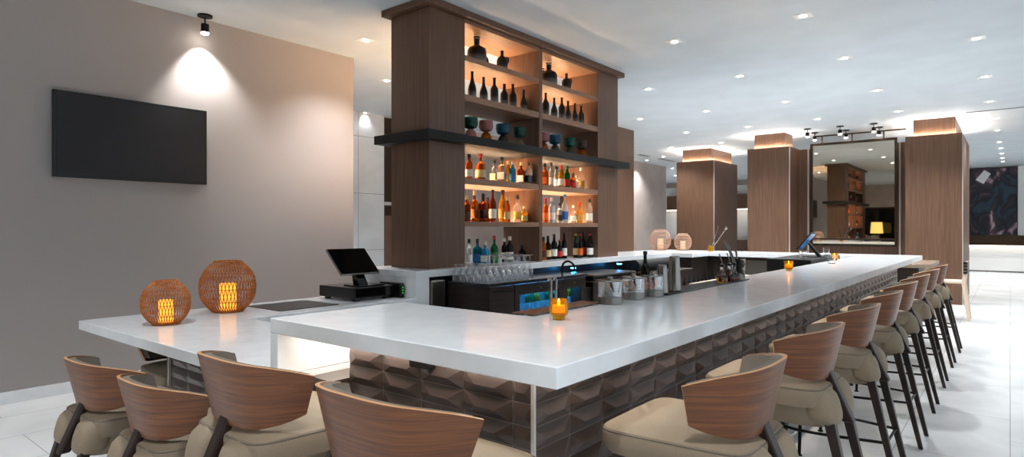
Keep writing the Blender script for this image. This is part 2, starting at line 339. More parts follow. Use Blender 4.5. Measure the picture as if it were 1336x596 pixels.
def make_stool(name,label,cat,drop,loc,rz,group):
    # drop: how much lower than bar height the seat sits
    t=thing(name,label,cat,loc,rz,group); D=-drop
    w=shell_mesh(0,.013,0,1,1,D,0,1); o=obj('backrest_shell',w,['walnut','edge_ply'],t,True)
    o=obj('back_cushion',shell_mesh(.014,.045,.10,.965,.95,D),'fabric_inner',t,True)
    zs=.77+D
    R=[sup(.22,-.20,.245,zs-.098,p=4,taper=.16),sup(.255,-.222,.272,zs-.090,p=6,taper=.16),sup(.266,-.23,.284,zs-.060,p=6.5,taper=.16),sup(.268,-.23,.285,zs-.020,p=7,taper=.16),
       sup(.260,-.222,.277,zs-.007,p=7,taper=.16),sup(.215,-.18,.23,zs+.006,p=5,taper=.12),sup(.1,-.08,.12,zs+.012,p=3)]
    obj('seat',loft(R),'fabric',t,True)
    b=bmesh.new(); tube(b,[Vector(q)+Vector((0,0,.0)) for q in sup(.265,-.227,.282,zs-.013,p=7,taper=.16)],.0026,6,closed=True); obj('piping',b,'fabric_inner',t,True)
    # upholstered under-seat with two lobes flanking the back post
    R=[]
    for k in range(9):
        q=k/8; R.append(sup(.16+.045*math.sin(q*PI/2),-.235-.0*q,.10+.06*q,zs-.185+.112*q,p=3))
    R.insert(0,sup(.11,-.2,.05,zs-.192,p=3))
    u=obj('seat_underbody',loft(R),'fabric',t,True)
    for s in (-1,1):
        b=bmesh.new(); bmesh.ops.create_icosphere(b,subdivisions=3,radius=1)
        for v in b.verts:
            c=v.co; k=1/((abs(c.x)**3.2+abs(c.y)**3.2+abs(c.z)**3.2)**(1/3.2)); c=c*k
            v.co=Vector((s*.118+c.x*.078,-.205+c.y*.072+.02*c.z,zs-.088+c.z*.082))
        obj('seat_lobe',b,'fabric',t,True)
    # centre back post
    b=bmesh.new(); bar(b,(0,-.290,zs-.175),(0,-.187,zs+.075),.052,.060,.05,.030); obj('back_post',b,'dark_leg',t,bevel=.008,seg=3)
    for s in (-1,1):
        b=bmesh.new(); bar(b,(s*.165,-.385,0),(s*.150,-.235,zs-.10),.026,.044,.026,.044); obj('leg',b,'dark_leg',t,bevel=.004)
    for s in (-1,1):
        b=bmesh.new(); tube(b,[(s*.19,.215,.006),(s*.175,.19,zs-.08)],[.010,.013],10); tube(b,[(s*.19,.215,0),(s*.19,.215,.008)],.018,10); obj('leg',b,'black_metal',t,True)
    zf=.29 if drop<.1 else .16
    def lx(z): f=z/(zs-.10); return .165-.015*f,-.385+.15*f
    rx,ry=lx(zf)
    b=bmesh.new()
    tube(b,wire_round([(-rx,ry+.012,zf),(-.225,.0,zf),(-.215,.17,zf),(-.14,.225,zf),(.14,.225,zf),(.215,.17,zf),(.225,0,zf),(rx,ry+.012,zf)],6),.0085,8)
    tube(b,[(-rx,ry,zf),(rx,ry,zf)],.0075,8)
    obj('footrest',b,'black_metal',t,True)
    return t
SX=-.84
ys=[2.10,3.06,4.02,5.0,6.0,7.0,8.03,9.03]
names=['walnut bar stool nearest the camera along the long bar side','second walnut bar stool from the camera along the long bar','third walnut bar stool from the camera along the long bar','fourth walnut bar stool along the long side of the bar','fifth walnut bar stool along the long side of the bar','sixth walnut bar stool along the long side of the bar','seventh walnut bar stool, last but one along the long bar','farthest walnut bar stool, at the end of the long bar']
g='walnut shell bar stools along the bar'
st=None
for i,y in enumerate(ys):
    if st is None: st=make_stool('bar_stool',names[0],'bar stool',0,(SX,y,0),PI/2,g)
    else: dup(st,(SX+random.uniform(-.01,.01),y,0),PI/2+random.uniform(-.02,.02),names[i],g)
dup(st,(-1.345,1.225,0),0,'walnut bar stool nearest the camera at the short bar end',g)
dup(st,(-2.075,1.225,0),-.02,'walnut bar stool beside the white waterfall end of the bar',g)
g2='low walnut chairs at the lower counter'
ch=make_stool('counter_chair','low walnut chair at lower counter, second from left in front','chair',.19,(-2.80,1.215,0),0,g2)
dup(ch,(-3.44,1.20,0),.03,'low walnut chair at the lower counter, leftmost of the front row',g2)
make_stool('counter_chair','low walnut chair under the far side of lower counter, facing away from taupe wall','chair',.285,(-4.60,1.95,0),-PI/2,g2)
# ------------------------------------------------------------------ tall bottle shelf unit
UX=-4.22; UXb=-4.76
Ya=3.98; Yo0=atX(606.5,UX); Yd0=atX(703.5,UX); Yd1=atX(707.5,UX); Yo1=atX(780,UX); Yz=atX(806,UX)
su=thing('shelf_tower','tall brown wood shelf tower of bottles on the back counter','shelf unit',(0,0,0))
def SB(n,x0,x1,y0,y1,z0,z1,m,**k): return obj(n,B(x0,x1,y0,y1,z0,z1),m,su,**k)
zb=TOP+.001
SB('end_panel',UXb,UX,Ya,Yo0,zb,3.53,'panel_wood'); SB('end_panel',UXb,UX,Yo1,Yz,zb,3.53,'panel_wood')
SB('divider',UXb,UX,Yd0,Yd1,zb,3.53,'panel_wood')
obj('crown',B(UXb-.07,UX+.07,Ya-.07,Yz+.07,3.535,CZ-.001),'panel_wood',su,bevel=.006)
obj('black_ledge',B(UXb-.12,UX+.12,Ya-.12,Yz+.12,2.275,2.360),'ledge_black',su,bevel=.004)
LV={'s1':(3.125,3.18),'s2':(2.725,2.79),'s4':(1.895,1.958),'s5':(1.470,1.520)}
for k,(a,c) in LV.items():
    for (y0,y1) in ((Yo0,Yd0),(Yd1,Yo1)):
        sh=SB('shelf',UXb+.002,UX-.003,y0+.0005,y1-.0005,a,c,'shelf_wood_y')
        # led strip recessed along the back of each lit shelf
        obj('led_strip',B(UXb+.06,UXb+.08,y0+.02,y1-.02,c+.0005,c+.006),'led_warm',sh)
        if k in('s4','s5'): obj('led_strip',B(UXb+.215,UXb+.23,y0+.02,y1-.02,c+.0005,c+.005),'led_warm',sh)
for (y0,y1) in ((Yo0,Yd0),(Yd1,Yo1)):
    SB('shelf',UXb+.002,UX-.003,y0+.0005,y1-.0005,3.50,3.534,'shelf_wood_y')
# ------------------------------------------------------------------ bottles
BOD={}
def prof(kind,h,r):
    if kind=='wine': return [(r*.9,0),(r,.004),(r,h*.56),(r*.93,h*.62),(r*.6,h*.7),(r*.38,h*.76),(r*.34,h*.95),(r*.4,h*.955),(r*.4,h*.97)]
    if kind=='burg': return [(r*.9,0),(r,.004),(r,h*.38),(r*.9,h*.48),(r*.62,h*.6),(r*.42,h*.7),(r*.33,h*.8),(r*.32,h*.96),(r*.36,h*.97)]
    if kind=='squat': return [(r*.9,0),(r,.006),(r,h*.5),(r*.85,h*.6),(r*.45,h*.68),(r*.3,h*.72),(r*.3,h*.9),(r*.36,h*.91)]
    if kind=='sq': return [(r*.92,0),(r,.005),(r,h*.6),(r*.9,h*.64),(r*.42,h*.7),(r*.34,h*.74),(r*.34,h*.9)]
    if kind=='tall': return [(r*.9,0),(r,.004),(r,h*.62),(r*.85,h*.67),(r*.45,h*.74),(r*.4,h*.9)]
def bottle(kind,h,r,body,label,cap,loc,rz,lab,group,name='bottle'):
    o=thing(name,lab,'bottle',loc,rz,group); n=20
    pr=prof(kind,h,r); b=bmesh.new(); lathe(b,pr,n)
    if kind=='sq':
        for v in b.verts:
            rr=math.hypot(v.co.x,v.co.y)
            if rr>r*.5:
                m=max(abs(v.co.x),abs(v.co.y)); k=(rr/m)**.75; v.co.x*=k; v.co.y*=k*.8
    obj('glass_body',b,body,o,True)
    ht=pr[-1][1]; rt=pr[-1][0]
    if cap: b=bmesh.new(); lathe(b,[(rt*1.12,ht-h*.05),(rt*1.15,ht-h*.045),(rt*1.15,h*.995),(rt*1.0,h)],14); obj('cap',b,cap,o,True)
    if label:
        e=r+.0012; z0,z1=h*.12,h*(.40 if kind!='burg' else .34); k=1.0
        b=bmesh.new()
        if kind=='sq': box(b,-e*.86,e*.86,-e*.83,e*.83,z0,z1)
        else: lathe(b,[(e,z0),(e,z1)],n,cap=False)
        obj('label',b,label,o,True)
    return o
ordn=['first','second','third','fourth','fifth','sixth','seventh','eighth','ninth','tenth','eleventh','twelfth']
def row(lst,z,X,bay,shelf,group):
    PL=[]
    for i,(px,k,h,r,body,label,cap,desc,dx) in enumerate(lst):
        Xp=X+dx; y=atX(px,Xp)
        lim=(Yo0+r+.01,Yd0-r-.008) if bay=='left' else (Yd1+r+.01,Yo1-r-.008)
        y=min(max(y,lim[0]),lim[1])
        Xp=min(max(Xp,-4.525+r+.003),UX-r-.01)
        for t_ in range(60):
            hit=[q for q in PL if math.hypot(q[0]-Xp,q[1]-y)<q[2]+r+.002]
            if not hit: break
            q=hit[0]; Xp+=.004*(1 if (Xp>=q[0] and t_<30) or (t_>=30 and Xp<q[0]) else -1)
            Xp=min(max(Xp,-4.525+r+.003),UX-r-.01)
            if t_>20: y=min(max(y+.002,lim[0]),lim[1])
        PL.append((Xp,y,r))
        bottle(k,h,r,body,label,cap,(Xp,y,z+.0005),random.uniform(-.3,.3) if k=='sq' else random.uniform(-1,1),f'{desc}, {ordn[i]} in {bay} bay, {shelf}',group)
X0=-4.40
row([(612,'tall',.27,.038,'g_orange','l_white','l_dark','orange liqueur bottle',0),(627,'squat',.29,.055,'g_orange','l_cream','l_redl','amber bottle with tall red wax cap',0),(645,'sq',.25,.042,'g_clear','l_cream','l_dark','clear bottle with pale label',-.05),(653,'sq',.28,.047,'g_clearbrown','l_white','l_dark','stout clear bottle with dark cap',.02),
 (663,'tall',.25,.036,'g_gold','l_gold','l_cream','yellow gold bottle',0),(669,'tall',.24,.034,'g_blue','l_bluel','l_white','light blue bottle',.08),(680,'sq',.26,.042,'g_darkamber','l_white','l_cream','dark amber bottle with white label',0),(691,'sq',.26,.04,'g_clear','l_dark','l_brown','clear bottle with black label',.03)],1.958,X0,'left','upper spirits shelf','spirits on the upper spirits shelf')
row([(711,'sq',.28,.042,'g_orange','l_orangel','l_dark','orange spirit bottle with black cap',.02),(719,'tall',.305,.036,'g_clear','l_white','l_brown','tall clear bottle with brown cap',-.02),(726,'tall',.28,.036,'g_clear','l_white','l_dark','clear bottle with black cap',-.08),(732,'tall',.29,.038,'g_gold','l_white','l_redl','golden bottle with red cap',0),
 (740,'tall',.295,.037,'g_green','l_redl','l_greenl','green bottle with red label',0),(746,'squat',.20,.038,'g_darkamber','l_redl','l_dark','short dark bottle',.03),(752,'squat',.18,.034,'g_clear','l_white','l_white','small clear bottle',.02),(758,'squat',.295,.045,'g_clear','l_gold','l_white','round clear bottle of pale yellow spirit',0)],1.958,X0,'right','upper spirits shelf','spirits on the upper spirits shelf')
row([(609,'tall',.27,.040,'g_darkamber','l_brown','l_cream','dark red brown bottle',0),(619,'sq',.33,.044,'g_amber','l_orangel','l_cream','amber whiskey bottle with pale cap',0),(627,'sq',.30,.046,'g_darkamber','l_dark','l_dark','square bourbon bottle with black label',.02),(636,'tall',.27,.036,'g_red','l_dark','l_dark','deep red bottle',-.05),(642,'wine',.35,.040,'g_darkamber','l_white','l_dark','tall dark necked bottle with white label',.02),(656,'tall',.36,.045,'g_gold','l_gold','l_brown','large golden amber bottle',.0),
 (662,'tall',.28,.034,'g_amber','l_cream','l_cream','slim amber bottle',.10),(675,'squat',.31,.046,'g_clear','l_gold','l_dark','clear round shouldered bottle with dark stopper',0),(687,'squat',.19,.042,'g_gold','l_cream','l_cream','small pale gold flask',0)],1.520,X0,'left','middle spirits shelf','spirits on the middle spirits shelf')
row([(712,'tall',.30,.036,'g_orange','l_orangel','l_redl','orange aperitif bottle with red cap',0),(720,'tall',.31,.042,'g_frost','l_white','l_white','frosted bottle with white label',.02),(730,'tall',.25,.036,'g_clear','l_dark','l_dark','clear bottle with dark stopper',0),(737,'wine',.36,.042,'g_frost','l_bluel','l_bluel','tall frosted white bottle with blue cap',.03),(748,'squat',.23,.038,'g_clear','l_white','l_white','clear gin bottle',0),(754,'squat',.27,.042,'g_gold','l_gold','l_redl','golden bottle with dark seal',.03),(769,'tall',.32,.042,'g_clear','l_white','l_dark','clear vodka bottle with black cap',.09)],1.520,X0,'right','middle spirits shelf','spirits on the middle spirits shelf')
row([(612,'tall',.27,.034,'g_clear','l_white','l_dark','clear patterned bottle',0),(623,'sq',.27,.044,'g_teal','l_bluel','l_brown','bright blue gin bottle',0),(630,'sq',.24,.040,'g_blue','l_white','l_white','pale blue bottle with white label',.05),(645,'squat',.30,.044,'g_green','l_greenl','l_redl','bright green bottle with red cap',0),(658,'tall',.27,.034,'g_dark','l_white','l_white','dark slim bottle with white band',-.05),(665,'tall',.29,.040,'g_dark','l_white','l_white','black bottle with white label and cap',.03),(682,'squat',.19,.05,'g_dark',None,'l_dark','squat black decanter',-.03)],TOP,X0,'left','bottom shelf','bottles on the back counter below the shelves')
row([(709,'tall',.28,.036,'g_amber','l_brown','l_dark','amber bottle with black cap',.02),(715,'tall',.29,.038,'g_dark','l_cream','l_dark','dark bottle with cream label',0),(723,'tall',.31,.038,'g_dark','l_white','l_brown','dark rum bottle with white label',0),(730,'wine',.24,.034,'g_dark','l_redl','l_redl','short dark bottle with red label',0),(736,'wine',.33,.036,'g_dark','l_white','l_dark','tall black wine bottle',.02),(751,'wine',.31,.032,'g_dgreen','l_cream','l_gold','green wine bottle with cream label',0),(757,'wine',.31,.032,'g_dark','l_orangel','l_redl','wine bottle with orange label and red foil',.09),(763,'wine',.33,.032,'g_dark','l_redl','l_dark','wine bottle with dark red label',-.02),(769,'wine',.31,.032,'g_dark','l_white','l_redl','wine bottle with white label',.10),(775,'wine',.31,.032,'g_dark','l_white','l_dark','wine bottle with white figure label',.12)],TOP,X0,'right','bottom shelf','bottles on the back counter below the shelves')
# black ombre bottles
def vase(kind,h,r,px,z,bay,i,desc,dx=0,group='black ombre bottles on the second shelf',shelf='second shelf'):
    X=X0+dx; y=atX(px,X)
    lim=(Yo0+r+.01,Yd0-r-.008) if bay=='left' else (Yd1+r+.01,Yo1-r-.008); y=min(max(y,lim[0]),lim[1])
    b=bmesh.new(); pr=prof(kind,h,r); lathe(b,pr,20); lathe(b,[(pr[-1][0]*1.02,h*.96),(pr[-1][0]*1.02,h)],12)
    o=obj('black_bottle',b,'ombre',None,True); o.location=(X,y,z+.0005)
    tag(o,f'{desc}, {ordn[i]} from left in {bay} bay of the {shelf}','bottle',group); return o
for i,(px,k,h) in enumerate(((616,'burg',.31),(631,'burg',.285),(645,'wine',.31),(658,'wine',.275),(669,'wine',.30),(683,'burg',.27))): vase(k,h,.045,px,2.79,'left',i,'matte black bottle fading to silver')
for i,(px,k,h) in enumerate(((712,'wine',.31),(723,'burg',.28),(733,'wine',.31),(741,'burg',.29),(750,'burg',.285),(758,'wine',.275))): vase(k,h,.043,px,2.79,'right',i,'matte black bottle fading to silver')
g3='black ombre jugs on the top shelf'
for bay,pa,pb,pc in (('left',622,632,655),('right',716,709,739)):
    o=vase('squat',.30,.105,pa,3.18,bay,0,'wide black ombre jug',0,g3,'top shelf'); o['label']=f'wide black ombre jug on the top shelf, {bay} bay'
    if bay=='left': o.location.y=max(o.location.y,Yo0+.13)
    o2=vase('squat',.28,.05,pb,3.18,bay,1,'x',-.16,g3,'top shelf'); o2['label']=f'small black bottle behind the wide jug, top shelf {bay} bay'
    X=X0; y=atX(pc,X); t=thing('black_decanter',f'black handled decanter on the top shelf, {bay} bay','decanter',(X,y,3.1805),0,g3)
    b=bmesh.new(); lathe(b,prof('squat',.27,.062),20); obj('body',b,'ombre',t,True)
    b=bmesh.new(); tube(b,wire_round([(.02,.02,.17),(.03,.06,.18),(.03,.075,.14),(.03,.058,.11)],5),.007,8); obj('handle',b,'ombre',t,True)
# goblets
def goblet(px,bay,i,bc_,fc,desc):
    X=X0+.02; y=atX(px,X); lim=(Yo0+.085,Yd0-.08) if bay=='left' else (Yd1+.08,Yo1-.08); y=min(max(y,lim[0]),lim[1])
    t=thing('goblet',f'{desc}, {ordn[i]} from left in {bay} bay, black ledge','goblet',(X,y,2.3605),0,'coloured glass goblets above the black ledge')
    b=bmesh.new(); lathe(b,[(.062,0),(.066,.012),(.062,.065),(.045,.105),(.024,.125)],20,cap=True); obj('foot',b,fc,t,True)
    b=bmesh.new(); lathe(b,[(.024,.126),(.064,.142),(.078,.178),(.075,.245),(.071,.245),(.072,.18),(.058,.152),(.012,.138)],22,cap=True); obj('bowl',b,bc_,t,True)
for i,(px,a,c,d) in enumerate(((614,'g_gobgreen','g_rose','green bowled glass goblet with rose foot'),(634,'g_rose','g_amber','rose bowled glass goblet with amber foot'),(656,'g_gobblue','g_smoke','blue bowled glass goblet with smoky foot'),(677,'g_gobgreen','g_clearbrown','deep green glass goblet with clear foot'))): goblet(px,'left',i,a,c,d)
for i,(px,a,c,d) in enumerate(((709,'g_rose','g_amber','rose glass goblet with amber foot'),(724,'g_gobblue','g_smoke','blue glass goblet with smoky foot'),(743,'g_gobgreen','g_smoke','green glass goblet with smoky foot'),(759,'g_smoke','g_amber','brown glass goblet with amber foot'))): goblet(px,'right',i,a,c,d)
# ------------------------------------------------------------------ bottle cooler, glasses
ck=thing('bottle_cooler','dark steel bottle cooler with black granite top and blue lit doors','cooler')
CX0,CX1,CY0,CY1,CT=-4.085,-3.58,4.10,5.70,.96
obj('granite_top',B(CX0,CX1+.012,CY0-.01,CY1,CT-.03,CT),'granite',ck,bevel=.003)
obj('cabinet_body',B(CX0,CX0+.2,CY0,CY1-.01,.0,CT-.032),'dark_cabinet',ck)
obj('side_panel',B(CX0+.2,CX1,CY0,CY0+.02,0,CT-.032),'dark_cabinet',ck); obj('side_panel',B(CX0+.2,CX1,CY1-.03,CY1-.01,0,CT-.032),'dark_cabinet',ck)
obj('shelf_inside',B(CX0+.2,CX1-.03,CY0+.45,CY1-.03,.60,.61),'dark_cabinet',ck)
obj('liner',B(CX0+.205,CX0+.215,CY0+.46,CY1-.035,.125,CT-.034),'steel_brushed',ck); obj('floor_inside',B(CX0+.2,CX1-.03,CY0+.45,CY1-.03,.10,.12),'dark_cabinet',ck)
ya=atX(672,CX1); yb_=atX(735,CX1)
d1=obj('door',B(CX1-.03,CX1,CY0+.02,ya-.01,.08,CT-.034),'dark_cabinet',ck,bevel=.003)
obj('handle',B(CX1+.001,CX1+.012,CY0+.06,ya-.06,CT-.09,CT-.075),'dark_steel',d1)
for y0,y1 in ((ya,yb_-.005),(yb_+.005,CY1-.03)):
    b=bmesh.new(); z0,z1=.08,CT-.034; fw=.07
    box(b,CX1-.03,CX1,y0,y0+fw,z0,z1); box(b,CX1-.03,CX1,y1-fw,y1,z0,z1); box(b,CX1-.03,CX1,y0+fw,y1-fw,z1-.10,z1); box(b,CX1-.03,CX1,y0+fw,y1-fw,z0,z0+.05)
    dd=obj('door',b,'dark_cabinet',ck)
    obj('door_glass',B(CX1-.018,CX1-.012,y0+fw,y1-fw,z0+.05,z1-.10),'glass',dd)
    b=bmesh.new(); lathe(b,[(.012,0),(.012,.004)],14)
    for v in b.verts: v.co=Vector((CX1+v.co.z,(y0+y1)/2+v.co.x,z1-.05+v.co.y))
    obj('lock',b,'steel',dd)
obj('led_strip',B(CX0+.24,CX0+.255,CY0+.5,CY1-.05,CT-.075,CT-.065),'led_blue',ck)
obj('led_strip',B(CX1-.07,CX1-.055,CY0+.5,CY1-.05,CT-.075,CT-.065),'led_blue',ck)
k=0
for j in range(12):
    y=4.68+j*.08
    if abs(y-yb_)<.05: continue
    bottle('wine',.27,.03,random.choice(['g_green','g_blue','g_gold','g_clear']),'l_white','l_bluel',(CX0+.36,y,.6105),0,'small bottle chilling behind the blue lit cooler doors','bottles in the cooler'); k+=1
def wineglass(h,loc,label,group):
    t=thing('wine_glass',label,'glass',loc,random.random(),group)
    bm=bmesh.new(); r=.036 if h>.2 else .034
    # stored upside down: rim on the granite, foot in the air
    lathe(bm,[(r*.86,0),(r,.03),(r*1.04,.06),(r*.75,.09),(.008,.108),(.005,.12),(.005,h-.012),(.014,h-.006),(.036,h-.003),(.036,h)],18,cap=False)
    lathe(bm,[(.034,h),(.001,h)],18,cap=False)
    obj('glass_body',bm,'thin_glass',t,True); return t
wg=None; wg2=None
for i in range(10):
    for j in range(5):
        x=-4.045+j*.086; y=4.155+i*.090
        if x<-4.09+.03: continue
        tall=(i>=4)
        if j==4 and (i<1 or i>7): continue
        lab='upturned stemmed wine glass in the taller rear rows on granite' if tall else 'upturned stemmed wine glass in the shorter front rows on granite'
        gr='tall wine glasses on the cooler' if tall else 'short wine glasses on the cooler'
        if tall:
            if wg is None: wg=wineglass(.225,(x,y,CT+.0005),lab,gr)
            else: dup(wg,(x,y,CT+.0005),random.random(),lab,gr)
        else:
            if wg2 is None: wg2=wineglass(.155,(x,y,CT+.0005),lab,gr)
            else: dup(wg2,(x,y,CT+.0005),random.random(),lab,gr)
# soap dispenser on the cooler side of the leg
sd=thing('soap_dispenser','small steel dispenser hung beside the white counter leg','dispenser',(-4.2,3.99,.72))
obj('body',B(-.09,.10,-.10,.09,.0,.26),'steel_brushed',sd,bevel=.02); 
b=bmesh.new(); lathe(b,[(.02,-.03),(.02,.0)],12,(.05,-.05,0)); obj('nozzle',b,'black',sd)
# under counter blue lights and equipment
for px in (747,807):
    y=atX(px,-4.16); b=bmesh.new(); lathe(b,[(.03,0),(.03,.012)],16,(-4.15,y,TOP-TH-.045)); 
    o=thing('blue_puck_light',f'small blue light below the back counter, {"nearer" if px==747 else "farther"} one','light',(0,0,0),0,'blue lights below the back counter')
    obj('lens',b,'led_blue',o); obj('housing',B(-4.19,-4.11,y-.05,y+.05,TOP-TH-.032,TOP-TH-.002),'black',o)
eq=thing('glass_washer','dark steel glass washer in the back bar aisle','appliance',(-3.9,6.6,0))
obj('cabinet',B(-.18,.32,-.75,.35,0,.86),'dark_cabinet',eq,bevel=.01); obj('hood',B(-.18,.30,-.70,.30,.862,.93),'dark_steel',eq,bevel=.02)
b=bmesh.new(); tube(b,[(.35,-.5,.82),(.35,.1,.82)],.012,8); tube(b,[(.31,-.5,.82),(.35,-.5,.82)],.01,8); tube(b,[(.31,.1,.82),(.35,.1,.82)],.01,8); obj('handle',b,'steel',eq,True)
eq=thing('ice_bin','black lidded ice bin under the far back counter','appliance',(-3.85,8.0,0))
obj('bin',B(-.2,.3,-.8,.55,0,.88),'dark_cabinet',eq,bevel=.01)
b=bmesh.new(); tube(b,[(0,-.7,.95),(0,.5,.95)],.085,20); obj('rolled_lid',b,'black',eq,True)
tap=thing('faucet','black gooseneck faucet above the back bar sink','faucet',(-3.95,5.775,.8005))
b=bmesh.new(); tube(b,wire_round([(0,0,0),(0,0,.18),(.03,.0,.26),(.1,0,.28),(.16,0,.24),(.17,0,.18)],6),.012,10); obj('spout',b,'black_metal',tap,True)
b=bmesh.new(); lathe(b,[(.03,0),(.03,.02)],14); obj('base_plate',b,'black_metal',tap,True)
sk=thing('bar_sink','steel bar sink between the cooler and the washer','sink',(0,0,0))
obj('basin',B(-4.08,-3.6,5.71,5.84,0,.80),'dark_steel',sk,bevel=.005)
# far leg inner facing (aisle end)
fl=thing('aisle_end_cabinet','steel faced cabinet below the far counter at the aisle end','cabinet')
b=bmesh.new(); prism(b,[(-4.05,9.06),(-3.8,9.06),(-3.8,9.72),(-1.7,9.72),(-1.7,10.2),(-4.05,10.2)],0,TOP-TH-.002); obj('cabinet_body',b,'dark_cabinet',fl)
for x0,x1,m in ((-3.7,-3.25,'dark_cabinet'),(-3.2,-2.7,'steel_brushed'),(-2.65,-2.2,'dark_cabinet')): obj('door',B(x0,x1,9.70,9.718,.1,TOP-TH-.05),m,fl,bevel=.003)
# speed rack + cutting board inside the long leg
sr=thing('service_station','steel service station fixed inside the long bar','station')
obj('steel_body',B(-2.15,-1.662,4.9,7.4,0,.93),'dark_steel',sr,bevel=.004)
cb=obj('cutting_board',B(-2.12,-1.70,5.0,6.3,.9305,.985),'board',None,bevel=.004); tag(cb,'pale cutting board lying in the service station','cutting board')
gsr='dark speed pourer bottles beside the cutting board'
p0=None
for i in range(14):
    x=-2.22; y=4.95+i*.1
    if p0 is None:
        p0=thing('rail_bottle','dark topped bottle in the speed rail beside the board','bottle',(x,y,.70),0,gsr)
        b=bmesh.new(); lathe(b,prof('wine',.27,.036),14); obj('glass_body',b,'g_darkamber',p0,True)
        b=bmesh.new(); lathe(b,[(.014,.262),(.015,.275),(.006,.29),(.004,.33)],10); obj('pourer',b,'black',p0,True)
    else: dup(p0,(x,y,.70),0)
srl=obj('speed_rail',B(-2.27,-2.155,4.85,6.35,.66,.699),'steel_brushed',None); tag(srl,'steel speed rail on the service station holding dark bottles','rail')
# ------------------------------------------------------------------ things on the bar
def votive(px,py,label):
    x,y=atz(px,py,TOP); t=thing('votive_candle',label,'candle',(x,y,TOP+.0005),0,'amber ribbed glass votives on the bar')
    b=bmesh.new(); n=36
    def ring(r,z,rib): return [b.verts.new((( r*(1+rib*(k%2)))*math.cos(2*PI*k/n),(r*(1+rib*(k%2)))*math.sin(2*PI*k/n),z)) for k in range(n)]
    R=[ring(.024,0,0),ring(.026,.002,0),ring(.026,.014,0),ring(.034,.020,.04),ring(.0375,.027,.05),ring(.0375,.083,.05),ring(.0365,.086,0),ring(.034,.086,0),ring(.034,.03,0),ring(.028,.022,0)]
    for a,c in zip(R,R[1:]):
        for i in range(n): b.faces.new((a[i],a[(i+1)%n],c[(i+1)%n],c[i]))
    b.faces.new(R[0][::-1]); b.faces.new(R[-1])
    obj('glass_holder',b,'amber_glass',t,True)
    b=bmesh.new(); lathe(b,[(.027,.031),(.027,.058)],20); obj('wax',b,'candle_lit',t,True)
    b=bmesh.new(); lathe(b,[(.001,.060),(.006,.066),(.005,.074),(.0005,.088)],10); obj('flame',b,'flame',t,True)
votive(729,417,'amber glass votive candle nearest the bar corner'); votive(1029,353,'amber glass votive candle midway along the bar'); votive(1089,340,'amber glass votive candle farthest along the bar')
noise_mat('citrus_a','#3c4a30','#8a5a34',(1,1,1),60,3,.5,.4,.6,c3='#9aa090'); noise_mat('citrus_b','#7a4a20','#c98a4a',(1,1,1),60,3,.5,.4,.6,c3='#d8b080'); noise_mat('citrus_c','#b55a14','#e89a50',(1,1,1),50,3,.5,.4,.6,c3='#d87a28')
def jar(px,py,m,label,ring_c):
    x,y=atz(px,py,TOP); t=thing('garnish_jar',label,'jar',(x,y,TOP+.0005),.6,'glass garnish jars on steel bases')
    b=bmesh.new(); lathe(b,[(.062,0),(.064,.002),(.064,.036),(.062,.038)],32); obj('steel_base',b,'steel_brushed',t,True)
    b=bmesh.new(); lathe(b,[(.062,.0385),(.062,.112),(.0595,.112),(.0595,.042)],32,cap=False); obj('glass_wall',b,'thin_glass',t,True)
    b=bmesh.new(); lathe(b,[(.066,.1125),(.067,.116),(.064,.12),(.03,.123),(.014,.124),(.014,.134),(.011,.137)],32); obj('lid',b,'steel',t,True)
    b=bmesh.new()   # heap of dried citrus wheels
    rnd=random.Random(px)
    for k in range(22):
        rr=rnd.uniform(.014,.024); mtx=Matrix.Translation((rnd.uniform(-.03,.03),rnd.uniform(-.03,.03),.055+k*.0015))@Matrix.Rotation(rnd.uniform(0,PI),4,'Z')@Matrix.Rotation(rnd.uniform(.3,1.4),4,'X')
        n0=len(b.verts); lathe(b,[(rr*.55,-.0015),(rr,-.002),(rr,.002),(rr*.55,.0015)],14); b.verts.ensure_lookup_table()
        for v in b.verts[n0:]:
            v.co=mtx@v.co; q=math.hypot(v.co.x,v.co.y)
            if q>.056: v.co.x*=.056/q; v.co.y*=.056/q
            v.co.z=min(max(v.co.z,.043),.105)
    obj('dried_citrus',b,m,t,True)
jar(796,396,'citrus_a','glass garnish jar nearest the votive, filled with greenish dried wheels',0); jar(826,390,'citrus_b','middle glass garnish jar of brown dried citrus wheels',0); jar(851,386,'citrus_c','glass garnish jar of orange slices beside the shakers',0)
# spill tray and rubber mat along the inner edge
tr=obj('spill_tray',B(-1.72,-1.60,2.12,2.70,TOP-.004,TOP+.004),'mottled_tray',None,bevel=.002); tr.location.z=.0045; tag(tr,'mottled brown spill tray on the inner bar edge','tray')
b=bmesh.new(); box(b,-1.654,-1.505,3.26,4.66,TOP+.0005,TOP+.006)
for k in range(5): x=-1.645+k*.027; box(b,x,x+.012,3.29,4.63,TOP+.0055,TOP+.010)
mt=obj('bar_mat',b,'black',None); tag(mt,'long black rubber bar mat under the shakers','mat')
def shaker(px,py,h,r,label):
    x,y=atz(px,py,TOP+.01); b=bmesh.new(); t=thing('cocktail_shaker',label,'shaker',(x,y,TOP+.0105),0,'steel cocktail shakers on the mat')
    lathe(b,[(r,0),(r*1.03,.003),(r,.006),(r*.93,h*.35),(r*.84,h*.75),(r*.78,h*.97),(r*.74,h)],28); obj('cup',b,'steel',t,True)
shaker(864,382,.160,.034,'shorter steel shaker tin on the mat'); shaker(880,379,.205,.038,'taller steel shaker tin on the mat')
bottle('wine',.25,.026,'g_dark','l_white','l_dark',(-1.628,3.225,TOP+.0005),0,'tall black bottle with white label between jars and shakers',None)
t=thing('bar_tongs','pair of upright steel tongs standing on tray behind the nearest votive','tongs',(-1.655,2.33,TOP+.0045))
